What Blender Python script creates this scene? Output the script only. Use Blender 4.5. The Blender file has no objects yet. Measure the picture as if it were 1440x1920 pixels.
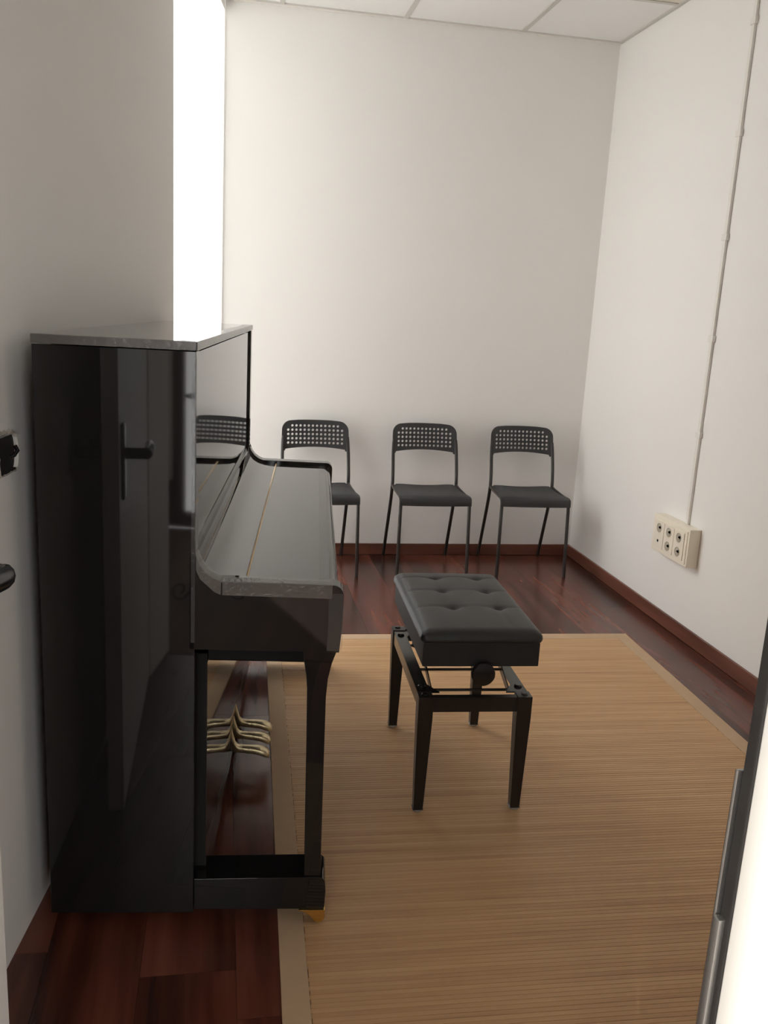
import bpy, bmesh, math, random
from mathutils import Vector, Matrix
random.seed(7)
S = bpy.context.scene
COL = S.collection
R = math.radians

# ------------------------------------------------------------------ camera
F, H = 1655.4367, 1.3351
PITCH, YAW, ROLL = R(12.9257), R(10.7484), R(3.1229)
fw = Vector((math.sin(YAW)*math.cos(PITCH), math.cos(YAW)*math.cos(PITCH), -math.sin(PITCH)))
r0 = Vector((math.cos(YAW), -math.sin(YAW), 0)); u0 = r0.cross(fw)
rt = r0*math.cos(ROLL) + u0*math.sin(ROLL); up = -r0*math.sin(ROLL) + u0*math.cos(ROLL)
cd = bpy.data.cameras.new('camera'); cam = bpy.data.objects.new('camera', cd); COL.objects.link(cam)
cam.matrix_world = Matrix(((rt.x, up.x, -fw.x, 0), (rt.y, up.y, -fw.y, 0), (rt.z, up.z, -fw.z, H), (0, 0, 0, 1)))
cd.sensor_fit = 'HORIZONTAL'; cd.sensor_width = 36.0; cd.lens = F/1440*36; cd.clip_start = 0.02
S.camera = cam

# ------------------------------------------------------------------ sky, exposure
SKY = 7.0
w = bpy.data.worlds.new('overcast_sky'); S.world = w; w.use_nodes = True
w.node_tree.nodes['Background'].inputs[0].default_value = (1.0, 0.992, 0.975, 1)
w.node_tree.nodes['Background'].inputs[1].default_value = SKY
S.view_settings.view_transform = 'Standard'; S.view_settings.look = 'None'
S.view_settings.gamma = 1; S.view_settings.use_curve_mapping = False
S.view_settings.exposure = -0.38
S.cycles.max_bounces = 14; S.cycles.diffuse_bounces = 8; S.cycles.glossy_bounces = 6; S.cycles.transparent_max_bounces = 12
S.cycles.use_denoising = True
S.cycles.caustics_reflective = False; S.cycles.caustics_refractive = False

sun = bpy.data.lights.new('low_sun', 'SUN'); sun.energy = 14.0; sun.angle = R(.6); sun.color = (1, .96, .9)
SAZ, SEL = math.atan(.564), R(22)               # shines through the street front onto the door frame
suno = bpy.data.objects.new('low_sun', sun); COL.objects.link(suno)
suno.rotation_euler = Vector((math.sin(SAZ)*math.cos(SEL), math.cos(SAZ)*math.cos(SEL), -math.sin(SEL))).to_track_quat('-Z', 'Y').to_euler()

# room numbers
XR, YB, ZC = 1.9896, 4.6804, 2.7206           # right wall, back wall, ceiling
YF = 0.43                                     # room face of the front (doorway) wall
TL = R(7.602); WX, WY = -0.430, 1.5          # left wall passes here, turned by TL
WD = Vector((math.sin(TL), math.cos(TL), 0)); WN = Vector((math.cos(TL), -math.sin(TL), 0))
def wl(s, d, z): return Vector((WX, WY, 0)) + WD*s + WN*d + Vector((0, 0, z))
def wl_x(y): return WX + (y-WY)*math.tan(TL)
HY = -1.7                                     # street front of the hall

def portal(name, loc, rot, sx, sy):
    l = bpy.data.lights.new(name, 'AREA'); l.shape = 'RECTANGLE'; l.size = sx; l.size_y = sy
    l.cycles.is_portal = True
    o = bpy.data.objects.new(name, l); COL.objects.link(o); o.matrix_world = Matrix.Translation(loc) @ rot.to_4x4()
    return o
def basis(x, y, z): return Matrix(((x.x, y.x, z.x), (x.y, y.y, z.y), (x.z, y.z, z.z)))

# ------------------------------------------------------------------ materials
def nt(name):
    m = bpy.data.materials.new(name); m.use_nodes = True
    return m, m.node_tree, m.node_tree.nodes['Principled BSDF']
def lin(c): return tuple(((x/255)/12.92 if x/255 <= .04045 else ((x/255+.055)/1.055)**2.4) for x in c)
def plain(name, rgb, rough=.5, metal=0., spec=.5, bump=0., bscale=60., coat=0., var=0., vscale=8.):
    m, t, b = nt(name); N = t.nodes; L = t.links
    b.inputs['Base Color'].default_value = (*rgb, 1); b.inputs['Roughness'].default_value = rough
    b.inputs['Metallic'].default_value = metal; b.inputs['Specular IOR Level'].default_value = spec
    b.inputs['Coat Weight'].default_value = coat
    tc = N.new('ShaderNodeTexCoord')
    n = N.new('ShaderNodeTexNoise'); n.inputs['Scale'].default_value = bscale; n.inputs['Detail'].default_value = 3
    L.new(tc.outputs['Object'], n.inputs['Vector'])
    if bump:
        bp = N.new('ShaderNodeBump'); bp.inputs['Strength'].default_value = bump; bp.inputs['Distance'].default_value = .002
        L.new(n.outputs[0], bp.inputs['Height']); L.new(bp.outputs[0], b.inputs['Normal'])
    if var:
        n2 = N.new('ShaderNodeTexNoise'); n2.inputs['Scale'].default_value = vscale; n2.inputs['Detail'].default_value = 4
        L.new(tc.outputs['Object'], n2.inputs['Vector'])
        mx = N.new('ShaderNodeMix'); mx.data_type = 'RGBA'
        mx.inputs[6].default_value = (*[c*(1-var) for c in rgb], 1); mx.inputs[7].default_value = (*[min(1, c*(1+var)) for c in rgb], 1)
        L.new(n2.outputs[0], mx.inputs[0]); L.new(mx.outputs[2], b.inputs['Base Color'])
    return m
def wood(name, stops, axis='Y', scale=1., rough=.25, spec=.5, coat=0., rnd=1., contrast=1., gloss_var=.05):
    """wood grain stretched along an object axis, with per object offset and tone"""
    m, t, b = nt(name); N = t.nodes; L = t.links
    tc = N.new('ShaderNodeTexCoord'); oi = N.new('ShaderNodeObjectInfo')
    mp = N.new('ShaderNodeMapping')
    sc = {'X': (1.2, 16, 16), 'Y': (16, 1.2, 16), 'Z': (16, 16, 1.2)}[axis]
    mp.inputs['Scale'].default_value = [s*scale for s in sc]
    va = N.new('ShaderNodeVectorMath'); va.operation = 'MULTIPLY_ADD'
    cb = N.new('ShaderNodeCombineXYZ')
    ml = N.new('ShaderNodeMath'); ml.operation = 'MULTIPLY'; ml.inputs[1].default_value = 37.0*rnd
    L.new(oi.outputs['Random'], ml.inputs[0])
    for i in range(3): L.new(ml.outputs[0], cb.inputs[i])
    L.new(tc.outputs['Object'], va.inputs[0]); va.inputs[1].default_value = (1, 1, 1); L.new(cb.outputs[0], va.inputs[2])
    L.new(va.outputs[0], mp.inputs['Vector'])
    n1 = N.new('ShaderNodeTexNoise'); n1.inputs['Scale'].default_value = 1.0; n1.inputs['Detail'].default_value = 3; n1.inputs['Distortion'].default_value = .0
    n2 = N.new('ShaderNodeTexNoise'); n2.inputs['Scale'].default_value = 5.0; n2.inputs['Detail'].default_value = 4
    L.new(mp.outputs[0], n1.inputs['Vector']); L.new(mp.outputs[0], n2.inputs['Vector'])
    a = N.new('ShaderNodeMath'); a.operation = 'MULTIPLY_ADD'; a.inputs[1].default_value = .20
    L.new(n2.outputs[0], a.inputs[0]); L.new(n1.outputs[0], a.inputs[2])
    s2 = N.new('ShaderNodeMath'); s2.operation = 'MULTIPLY_ADD'; s2.inputs[1].default_value = .3*rnd
    L.new(oi.outputs['Random'], s2.inputs[0]); L.new(a.outputs[0], s2.inputs[2])
    mr = N.new('ShaderNodeMapRange'); c0 = .60+.15*rnd; hw = .25/contrast
    mr.inputs['From Min'].default_value = c0-hw; mr.inputs['From Max'].default_value = c0+hw
    L.new(s2.outputs[0], mr.inputs['Value'])
    cr = N.new('ShaderNodeValToRGB'); L.new(mr.outputs[0], cr.inputs[0])
    e = cr.color_ramp.elements
    for i, (p, c) in enumerate(stops):
        el = e[i] if i < 2 else e.new(p)
        el.position = p; el.color = (*lin(c), 1)
    L.new(cr.outputs[0], b.inputs['Base Color'])
    b.inputs['Roughness'].default_value = rough; b.inputs['Specular IOR Level'].default_value = spec; b.inputs['Coat Weight'].default_value = coat
    rr = N.new('ShaderNodeMath'); rr.operation = 'MULTIPLY_ADD'; rr.inputs[1].default_value = gloss_var; rr.inputs[2].default_value = rough
    L.new(n2.outputs[0], rr.inputs[0]); L.new(rr.outputs[0], b.inputs['Roughness'])
    return m
def film_mat(name, tint, alpha, rough, bump, scale=45):
    m, t, b = nt(name); N = t.nodes; L = t.links
    b.inputs['Base Color'].default_value = (*tint, 1); b.inputs['Alpha'].default_value = alpha
    b.inputs['Roughness'].default_value = rough; b.inputs['Specular IOR Level'].default_value = .6
    tc = N.new('ShaderNodeTexCoord'); mp = N.new('ShaderNodeMapping'); mp.inputs['Scale'].default_value = (1, .35, 1)
    n = N.new('ShaderNodeTexNoise'); n.inputs['Scale'].default_value = scale; n.inputs['Detail'].default_value = 2; n.inputs['Distortion'].default_value = 1.5
    L.new(tc.outputs['Object'], mp.inputs[0]); L.new(mp.outputs[0], n.inputs['Vector'])
    bp = N.new('ShaderNodeBump'); bp.inputs['Strength'].default_value = bump; bp.inputs['Distance'].default_value = .004
    L.new(n.outputs[0], bp.inputs['Height']); L.new(bp.outputs[0], b.inputs['Normal'])
    return m
def glass_mat():
    m = bpy.data.materials.new('window_glass'); m.use_nodes = True; t = m.node_tree; N = t.nodes; L = t.links
    N.remove(N['Principled BSDF'])
    tr = N.new('ShaderNodeBsdfTransparent'); gl = N.new('ShaderNodeBsdfGlossy'); gl.inputs['Roughness'].default_value = .02
    fr = N.new('ShaderNodeFresnel'); fr.inputs[0].default_value = 1.45; mx = N.new('ShaderNodeMixShader')
    ge = N.new('ShaderNodeNewGeometry'); iv = N.new('ShaderNodeMath'); iv.operation = 'SUBTRACT'; iv.inputs[0].default_value = 1
    L.new(ge.outputs['Backfacing'], iv.inputs[1]); mm = N.new('ShaderNodeMath'); mm.operation = 'MULTIPLY'
    L.new(fr.outputs[0], mm.inputs[0]); L.new(iv.outputs[0], mm.inputs[1])
    L.new(mm.outputs[0], mx.inputs[0]); L.new(tr.outputs[0], mx.inputs[1]); L.new(gl.outputs[0], mx.inputs[2])
    L.new(mx.outputs[0], N['Material Output'].inputs[0]); return m

M = {}
M['wall'] = plain('wall_paint', (.84, .827, .804), .75, bump=.12, bscale=55, spec=.25)
M['tile'] = plain('ceiling_tile', (.83, .825, .81), .85, bump=.25, bscale=160, spec=.2)
M['tile_cream'] = plain('ceiling_tile_cream', (.80, .755, .66), .85, bump=.25, bscale=160, spec=.2)
M['grid'] = plain('ceiling_grid_enamel', (.56, .55, .51), .45)
M['plank'] = wood('dark_red_laminate', [(0, (38, 20, 16)), (.35, (78, 41, 31)), (.65, (104, 58, 45)), (1, (118, 68, 54))], 'Y', .6, .22, .5, rnd=.8, contrast=1.05)
M['subfloor'] = plain('subfloor', (.02, .012, .01), .8)
M['skirt_x'] = wood('skirting_wood_x', [(0, (84, 49, 38)), (.5, (110, 67, 53)), (1, (130, 82, 65))], 'X', .8, .3, .5, rnd=.3)
M['skirt_y'] = wood('skirting_wood_y', [(0, (84, 49, 38)), (.5, (110, 67, 53)), (1, (130, 82, 65))], 'Y', .8, .3, .5, rnd=.3)
M['hall_floor'] = wood('hall_floor_boards', [(0, (58, 38, 27)), (.5, (88, 60, 43)), (1, (112, 80, 58))], 'Y', .6, .6, .3)
M['bamboo'] = wood('bamboo_slat', [(0, (166, 128, 90)), (.35, (192, 152, 110)), (.7, (204, 165, 122)), (1, (215, 178, 136))], 'X', 1.6, .42, .35, rnd=.6, contrast=.62)
M['mat_cloth'] = plain('mat_border_cloth', lin((198, 170, 140)), .85, bump=.5, bscale=700, spec=.15, var=.06, vscale=30)
M['mat_base'] = plain('mat_backing', lin((118, 86, 56)), .9)
M['lacquer'] = plain('black_piano_lacquer', (.011, .0105, .0105), .035, spec=.5)
M['lacquer_soft'] = plain('black_satin_wood', (.014, .0125, .0115), .22, spec=.45)
M['film'] = film_mat('protective_film', (.30, .28, .265), .30, .10, .55)
M['film_clear'] = film_mat('protective_film_clear', (.4, .4, .39), .07, .06, .5, 30)
M['brass'] = plain('brass', lin((226, 186, 110)), .20, 1.0, bump=.1, bscale=30)
M['brass_dull'] = film_mat('wrapped_brass', (.72, .60, .38), 1.0, .28, .35, 60)
M['brass_dull'].node_tree.nodes['Principled BSDF'].inputs['Metallic'].default_value = .75
M['hinge'] = plain('brass_hinge', lin((186, 158, 112)), .35, .9)
M['shade_black'] = plain('black_shade_no_reflection', (.006, .006, .006), .9)  # unreflecting black, painted in for shade on keybed and panel edges
M['plastic'] = plain('black_seat_plastic', (.030, .030, .031), .42, spec=.45, bump=.2, bscale=300)
def dotted():
    m = plain('black_dimpled_plastic', (.028, .029, .031), .45, spec=.5)
    t = m.node_tree; N = t.nodes; L = t.links; b = N['Principled BSDF']
    tc = N.new('ShaderNodeTexCoord'); v = N.new('ShaderNodeTexVoronoi'); v.inputs['Scale'].default_value = 62; v.inputs['Randomness'].default_value = 0
    L.new(tc.outputs['Object'], v.inputs['Vector'])
    bp = N.new('ShaderNodeBump'); bp.inputs['Strength'].default_value = .6; bp.inputs['Distance'].default_value = .002
    L.new(v.outputs['Distance'], bp.inputs['Height']); L.new(bp.outputs[0], b.inputs['Normal']); return m
M['dimple'] = dotted()
M['tube'] = plain('black_steel_tube', (.022, .018, .016), .32, spec=.5)
M['vinyl'] = plain('black_leatherette', (.024, .024, .0235), .42, spec=.45, bump=.35, bscale=420)
M['vinyl_box'] = plain('black_leatherette_box', (.017, .0165, .016), .5, spec=.4, bump=.35, bscale=420)
M['steel'] = plain('black_steel', (.018, .017, .016), .18, .0, .6)
M['bench_wood'] = plain('black_bench_wood', (.013, .011, .010), .30, spec=.45)
M['clear_foot'] = plain('clear_plastic_foot', (.55, .53, .5), .15, spec=.6)
M['clear_foot'].node_tree.nodes['Principled BSDF'].inputs['Alpha'].default_value = .55
M['ivory'] = plain('ivory_plastic', lin((238, 230, 214)), .4, spec=.45)
M['ivory2'] = plain('ivory_module_plastic', lin((234, 226, 211)), .42, spec=.45)
M['socket_in'] = plain('socket_recess', lin((178, 170, 155)), .5)
M['dark'] = plain('dark_cavity', (.01, .009, .008), .8)
M['pvc'] = plain('white_pvc', (.78, .755, .71), .4, spec=.4)
M['door'] = plain('white_door_paint', (.80, .785, .75), .4, spec=.4)
M['rubber'] = plain('black_rubber_seal', (.03, .027, .026), .5)
M['chrome'] = plain('dull_chrome', (.50, .49, .48), .25, .9)
M['black_gloss'] = plain('black_handle_plastic', (.010, .010, .0105), .22, spec=.5)
M['white_plate'] = plain('white_switch_plastic', (.82, .80, .77), .3)
M['plaster'] = plain('broken_plaster', (.46, .43, .38), .95, bump=1.0, bscale=220, var=.4, vscale=90)
M['win_frame'] = plain('white_window_frame', (.82, .81, .79), .4)
M['brown_frame'] = plain('brown_door_frame', lin((84, 60, 50)), .45)
M['curtain'] = plain('pale_curtain', (.62, .62, .58), .8, bump=.3, bscale=200)
def cloth():
    m = M['curtain']; t = m.node_tree; N = t.nodes; L = t.links
    tl_ = N.new('ShaderNodeBsdfTranslucent'); tl_.inputs[0].default_value = (.62, .61, .56, 1)
    mx = N.new('ShaderNodeMixShader'); mx.inputs[0].default_value = .6
    L.new(N['Principled BSDF'].outputs[0], mx.inputs[1]); L.new(tl_.outputs[0], mx.inputs[2]); L.new(mx.outputs[0], N['Material Output'].inputs[0])
cloth()
M['iron'] = plain('black_iron', (.02, .015, .012), .5)
M['glass'] = glass_mat()
M['hall'] = plain('hall_paint', (.60, .565, .52), .75, bump=.12, bscale=55, spec=.25)
M['added_well'] = plain('added_well_pale', (.86, .855, .84), .85, bump=.3, bscale=40, spec=.2)

# ------------------------------------------------------------------ mesh helpers
def box(bm, x0, x1, y0, y1, z0, z1, mtx=None):
    vs = [bm.verts.new((x, y, z)) for z in (z0, z1) for y in (y0, y1) for x in (x0, x1)]
    fs = [(0, 2, 3, 1), (4, 5, 7, 6), (0, 1, 5, 4), (2, 6, 7, 3), (0, 4, 6, 2), (1, 3, 7, 5)]
    for f in fs: bm.faces.new([vs[i] for i in f])
    if mtx is not None: bmesh.ops.transform(bm, matrix=mtx, verts=vs)
    return vs
def hexa(bm, pts):
    vs = [bm.verts.new(p) for p in pts]          # bottom ring of four, then top ring
    for f in [(3, 2, 1, 0), (4, 5, 6, 7), (0, 1, 5, 4), (1, 2, 6, 5), (2, 3, 7, 6), (3, 0, 4, 7)]: bm.faces.new([vs[i] for i in f])
    return vs
def tube(bm, pts, rad, seg=10, cap=True, flat=None):
    """round tube through points; rad a number or one per point"""
    pts = [Vector(p) for p in pts]; n = len(pts)
    rad = rad if isinstance(rad, (list, tuple)) else [rad]*n
    t0 = (pts[1]-pts[0]).normalized(); ref = Vector((0, 0, 1)) if abs(t0.z) < .9 else Vector((1, 0, 0))
    nx = t0.cross(ref).normalized(); rings = []
    for i, p in enumerate(pts):
        t = ((pts[min(i+1, n-1)]-p).normalized() + (p-pts[max(i-1, 0)]).normalized()).normalized()
        nx = (nx - t*nx.dot(t)).normalized(); ny = t.cross(nx)
        rings.append([bm.verts.new(p + (nx*math.cos(a)+ny*math.sin(a))*rad[i]) for a in [2*math.pi*k/seg for k in range(seg)]])
    for a, b in zip(rings, rings[1:]):
        for k in range(seg): bm.faces.new((a[k], a[(k+1) % seg], b[(k+1) % seg], b[k]))
    if cap: bm.faces.new(list(reversed(rings[0]))); bm.faces.new(rings[-1])
def smoothpath(pts, n=6):
    pts = [Vector(p) for p in pts]; out = []
    P = [pts[0]*2-pts[1]] + pts + [pts[-1]*2-pts[-2]]
    for i in range(1, len(P)-2):
        a, b, c, d = P[i-1:i+3]
        for k in range(n):
            t = k/n
            out.append(.5*((2*b)+(c-a)*t+(2*a-5*b+4*c-d)*t*t+(-a+3*b-3*c+d)*t**3))
    return out+[pts[-1]]
def prism(bm, prof, v0, v1, f=lambda a, b, v: (a, v, b)):
    """closed 2D outline (a, b) swept from v0 to v1"""
    A = [bm.verts.new(f(a, b, v0)) for a, b in prof]; B = [bm.verts.new(f(a, b, v1)) for a, b in prof]
    n = len(prof)
    for i in range(n): bm.faces.new((A[i], A[(i+1) % n], B[(i+1) % n], B[i]))
    bm.faces.new(list(reversed(A))); bm.faces.new(B)
def lathe(bm, prof, seg=24, mtx=None):
    rings = []; allv = []
    for r, z in prof:
        if r < 1e-6: v = [bm.verts.new((0, 0, z))]
        else: v = [bm.verts.new((r*math.cos(2*math.pi*k/seg), r*math.sin(2*math.pi*k/seg), z)) for k in range(seg)]
        rings.append(v); allv += v
    for a, b in zip(rings, rings[1:]):
        for k in range(seg):
            k2 = (k+1) % seg
            if len(a) == 1 and len(b) == 1: continue
            if len(a) == 1: bm.faces.new((a[0], b[k2], b[k]))
            elif len(b) == 1: bm.faces.new((a[k], a[k2], b[0]))
            else: bm.faces.new((a[k], a[k2], b[k2], b[k]))
    if mtx is not None: bmesh.ops.transform(bm, matrix=mtx, verts=allv)
def sheet(bm, grid, thick, closed=False):
    """grid of points -> thin shell of the given thickness along the normals"""
    tmp = [[Vector(p) for p in row] for row in grid]; n, m = len(tmp), len(tmp[0])
    def nrm(i, j):
        a = tmp[min(i+1, n-1)][j]-tmp[max(i-1, 0)][j]; b = tmp[i][min(j+1, m-1)]-tmp[i][max(j-1, 0)]
        return a.cross(b).normalized()
    T = [[bm.verts.new(tmp[i][j]) for j in range(m)] for i in range(n)]
    B = [[bm.verts.new(tmp[i][j]-nrm(i, j)*thick) for j in range(m)] for i in range(n)]
    for i in range(n-1):
        for j in range(m-1):
            bm.faces.new((T[i][j], T[i+1][j], T[i+1][j+1], T[i][j+1])); bm.faces.new((B[i][j], B[i][j+1], B[i+1][j+1], B[i+1][j]))
    for i in range(n-1):
        bm.faces.new((T[i][0], B[i][0], B[i+1][0], T[i+1][0])); bm.faces.new((T[i][-1], T[i+1][-1], B[i+1][-1], B[i][-1]))
    for j in range(m-1):
        bm.faces.new((T[0][j], T[0][j+1], B[0][j+1], B[0][j])); bm.faces.new((T[-1][j], B[-1][j], B[-1][j+1], T[-1][j+1]))
def mesh_of(name, bm, mat, bevel=0, seg=2, smooth=35):
    if bevel:
        bmesh.ops.remove_doubles(bm, verts=bm.verts, dist=1e-6)
        es = [e for e in bm.edges if len(e.link_faces) == 2 and e.calc_face_angle(0) > R(30)]
        bmesh.ops.bevel(bm, geom=es, offset=bevel, segments=seg, profile=.5, affect='EDGES', clamp_overlap=True)
    bmesh.ops.recalc_face_normals(bm, faces=bm.faces)
    me = bpy.data.meshes.new(name); bm.to_mesh(me); bm.free()
    if smooth:
        for p in me.polygons: p.use_smooth = True
        me.set_sharp_from_angle(angle=R(smooth))
    me.materials.append(M[mat]); return me
def obj(name, bm, mat, parent=None, loc=(0, 0, 0), bevel=0, seg=2, smooth=35, label=None):
    o = bpy.data.objects.new(name, mesh_of(name, bm, mat, bevel, seg, smooth)); COL.objects.link(o)
    o.location = loc
    if bevel and smooth:
        wn = o.modifiers.new('flat_faces', 'WEIGHTED_NORMAL'); wn.keep_sharp = True; wn.weight = 100
    if parent is not None: o.parent = parent
    if label: o['label'] = label
    return o
def thing(name, label, cat, loc=(0, 0, 0), rz=0, group=None):
    o = bpy.data.objects.new(name, None); COL.objects.link(o); o.empty_display_size = .1
    o.location = loc; o.rotation_euler = (0, 0, rz); o['label'] = label; o['category'] = cat
    if group: o['group'] = group
    return o
def struct(name, bm, mat, label=None, **k):
    o = obj(name, bm, mat, **k); o['kind'] = 'structure'
    if label: o['label'] = label
    return o
def struct_empty(name, label, loc=(0, 0, 0), rz=0):
    o = bpy.data.objects.new(name, None); COL.objects.link(o); o.location = loc; o.rotation_euler = (0, 0, rz)
    o['kind'] = 'structure'; o['label'] = label; return o
def bx(*a): bm = bmesh.new(); box(bm, *a); return bm
def copy_tree(o, parent=None):
    c = o.copy(); COL.objects.link(c)
    if parent is not None: c.parent = parent
    for ch in [k for k in bpy.data.objects if k.parent == o]: copy_tree(ch, c)
    return c

# ------------------------------------------------------------------ room shell
WC = (YB-WY)/math.cos(TL)
WS0, WS1 = 1.905, WC-.003
                       # corner with the back wall      # window span along the left wall
WZ0 = .06
TH = .24
# left wall: full height up to the window, sill part under it
bm = bmesh.new()
def wallblock(bm, s0, s1, z0, z1, d0=-TH, d1=0.):
    hexa(bm, [wl(s0, d1, z0), wl(s0, d0, z0), wl(s1, d0, z0), wl(s1, d1, z0), wl(s0, d1, z1), wl(s0, d0, z1), wl(s1, d0, z1), wl(s1, d1, z1)])
S0 = (YF-.1-WY)/math.cos(TL)
wallblock(bm, S0, WS0, 0, ZC+.05); wallblock(bm, WS0, WS1, 0, WZ0); wallblock(bm, WS0, WS1, ZC+.0, ZC+.05); wallblock(bm, WS1, WC-.001, 0, ZC+.05, -.003)
struct('wall_left', bm, 'wall', 'white painted wall behind the piano, with a full height window at its far end', smooth=0)
bm = bmesh.new(); xa = wl_x(YB)-.002
hexa(bm, [(xa, YB, 0), (XR+.15, YB, 0), (XR+.15, YB+.15, 0), (xa+.06, YB+.15, 0), (xa, YB, ZC+.05), (XR+.15, YB, ZC+.05), (XR+.15, YB+.15, ZC+.05), (xa+.06, YB+.15, ZC+.05)])
struct('wall_back', bm, 'wall', 'white painted back wall behind the three black chairs', smooth=0)
struct('wall_right', bx(XR, XR+.15, .2, YB, 0, ZC+.05), 'wall', 'white painted right wall carrying the socket box and cable conduit', smooth=0)
DX0, DX1, DZ = -.512, .300, 2.06               # doorway
bm = bmesh.new()
box(bm, -2.3, DX0-.04, .20, YF, 0, ZC+.05); box(bm, DX1+.025, 1.98, .20, YF, 0, ZC+.05); box(bm, DX0-.04, DX1+.025, .20, YF, DZ+.03, ZC+.05)
struct('wall_front', bm, 'wall', 'white painted wall with the doorway the room is seen through', smooth=0)
# skirting
struct('baseboard_back', bx(.03, XR, YB-.013, YB, .001, .063), 'skirt_x', 'brown wooden skirting along the back wall', bevel=.002)
struct('baseboard_right', bx(XR-.013, XR, YF, YB-.013, .001, .063), 'skirt_y', 'brown wooden skirting along the right wall', bevel=.002)

# window at the far end of the left wall
win = struct_empty('window_1', 'tall white glaring window at the far end of the left wall')
bm = bmesh.new(); fw_ = .010
def wb(s0, s1, z0, z1, d0, d1): hexa(bm, [wl(s0, d1, z0), wl(s0, d0, z0), wl(s1, d0, z0), wl(s1, d1, z0), wl(s0, d1, z1), wl(s0, d0, z1), wl(s1, d0, z1), wl(s1, d1, z1)])
WE = WS1-.004
wb(WS0, WS0+fw_, WZ0, ZC-.002, -.012, -.002); wb(WE-.004, WE, WZ0, ZC-.002, -.0045, -.002); wb(WS0+fw_, WE-.004, WZ0, WZ0+fw_, -.012, -.002); wb(WS0+fw_, WE-.004, ZC-.05, ZC-.002, -.012, -.002)
obj('window_frame', bm, 'win_frame', win, smooth=0)
bm = bmesh.new(); wb(WS0+fw_, WE-.004, WZ0+fw_, ZC-.05, -.008, -.006)
obj('pane', bm, 'glass', win, smooth=0)
sm = (WS0+WE)/2
portal('window_portal', wl(sm, -.21, (WZ0+ZC)/2), basis(WD, Vector((0, 0, -1)).cross(WD).cross(WD) if False else Vector((0, 0, 1)), WD.cross(Vector((0, 0, 1)))), WE-WS0, ZC-WZ0)

# added, unseen light well: limits the sky and sun entering the window
LW, LZ = 2.6, 3.0
bm = bmesh.new(); wallblock(bm, .4, WS1+6, -.3, LZ, -TH-LW-.1, -TH-LW)
wallblock(bm, .3, .4, -.3, 4.3, -TH-LW-.1, -TH)
wallblock(bm, .4, WC+.1, ZC+.06, LZ, -TH, -TH+.1)
struct('wall_added_light_well', bm, 'added_well', 'added unseen pale wall outside the window, shaping its daylight', smooth=0)
bm = bmesh.new(); wallblock(bm, .3, WS1+6, -.35, -.3, -TH-LW-.1, 0)
struct('floor', bm, 'added_well', 'pale floor of the added, unseen light well outside the window', smooth=0)

# floor of separate planks
fl = struct('floor', bx(-.72, XR+.1, YF-.23, YB+.1, -.06, -.008), 'subfloor', 'dark red brown laminate plank floor', smooth=0)
PW, PL = .192, 1.285
i0 = 0
for k in range(-4, 11):
    x0 = .042+PW*k; x1 = x0+PW
    if x0 > XR: break
    off = {0: 1.44}.get(k, random.uniform(.2, 1.4)); y = off-PL
    while y > YF-.2: y -= PL
    while y < YB:
        a, b = max(y, YF-.22), min(y+PL, YB-.001)
        xa, xb = x0, min(x1, XR-.001)
        if b-a > .02:
            bm = bx(xa-x0+.0003, xb-x0-.0003, a-y+.0004, b-y-.0004, -.008, 0)
            o = obj('plank', bm, 'plank', fl, (x0, y, 0), smooth=0)
        y += PL
# ceiling: tiles in a metal grid
ce = struct('ceiling', bx(-.75, XR+.1, .2, YB+.1, ZC+.03, ZC+.05), 'dark', 'suspended ceiling of white square tiles in a grey metal grid', smooth=0)  # black backing paints in the shade of the open gaps along the edges
GX = [.858+.6*k for k in range(-3, 2)]; GY = [4.05-.6*k for k in range(0, 7)]
xs = [-.95]+GX+[XR]; ys = [YF]+sorted(GY)+[YB-.026]
for i in range(len(xs)-1):
    for j in range(len(ys)-1):
        cream = (i == len(xs)-2 and j == len(ys)-3)
        x0, x1, y0, y1 = xs[i]+.006, xs[i+1]-.006, ys[j]+.006, ys[j+1]-.006
        if x1-x0 < .02 or y1-y0 < .02: continue
        obj('ceiling_tile', bx(x0, x1, y0, y1, ZC+.004, ZC+.016), 'tile_cream' if cream else 'tile', ce, smooth=0)
for x in GX: obj('grid_bar', bx(x-.012, x+.012, YF, YB-.01, ZC-.001, ZC+.012), 'grid', ce, bevel=.001)
for y in GY: obj('grid_bar', bx(-.75, XR-.01, y-.012, y+.012, ZC-.0005, ZC+.012), 'grid', ce, bevel=.001)
obj('edge_angle', bx(.03, XR, YB-.026, YB-.0005, ZC-.003, ZC+.012), 'pvc', ce, bevel=.001)
obj('edge_angle', bx(XR-.018, XR-.0005, YF, YB-.026, ZC-.003, ZC+.012), 'grid', ce, bevel=.001)

# ------------------------------------------------------------------ doorway
tr = struct_empty('trim_1', 'white door frame with black rubber seal and metal strike plate, at the right edge')
obj('jamb', bx(DX1, DX1+.024, .17, .4095, 0, DZ), 'door', tr, bevel=.002)
obj('seal', bx(DX1-.0005, DX1+.024, .4095, .4205, 0, DZ), 'rubber', tr, bevel=.002, label='black rubber seal')
bm = bmesh.new(); box(bm, DX1-.0030, DX1+.02, .4207, .4235, .86, 1.085)
sp = obj('strike_plate', bm, 'chrome', tr, bevel=.0008, label='grey metal strike plate')
obj('plate_lip', bx(DX1-.0045, DX1+.004, .414, .4205, .83, .99), 'chrome', sp, bevel=.001)
obj('jamb', bx(DX0-.038, DX0, .17, .425, 0, DZ), 'door', tr, bevel=.002)
obj('lintel', bx(DX0, DX1, .17, .425, DZ, DZ+.028), 'door', tr, bevel=.002)

# door leaf, opened into the room along the left wall
fx, fy = -.3300, 1.300; hx, hy = -.508, .455
dv = Vector((fx-hx, fy-hy, 0)); DLEN = dv.length; dang = math.atan2(dv.y, dv.x)
door = struct_empty('door_1', 'white door leaf opened into the room along the left wall, with a black lever handle', (hx, hy, 0), dang)
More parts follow.
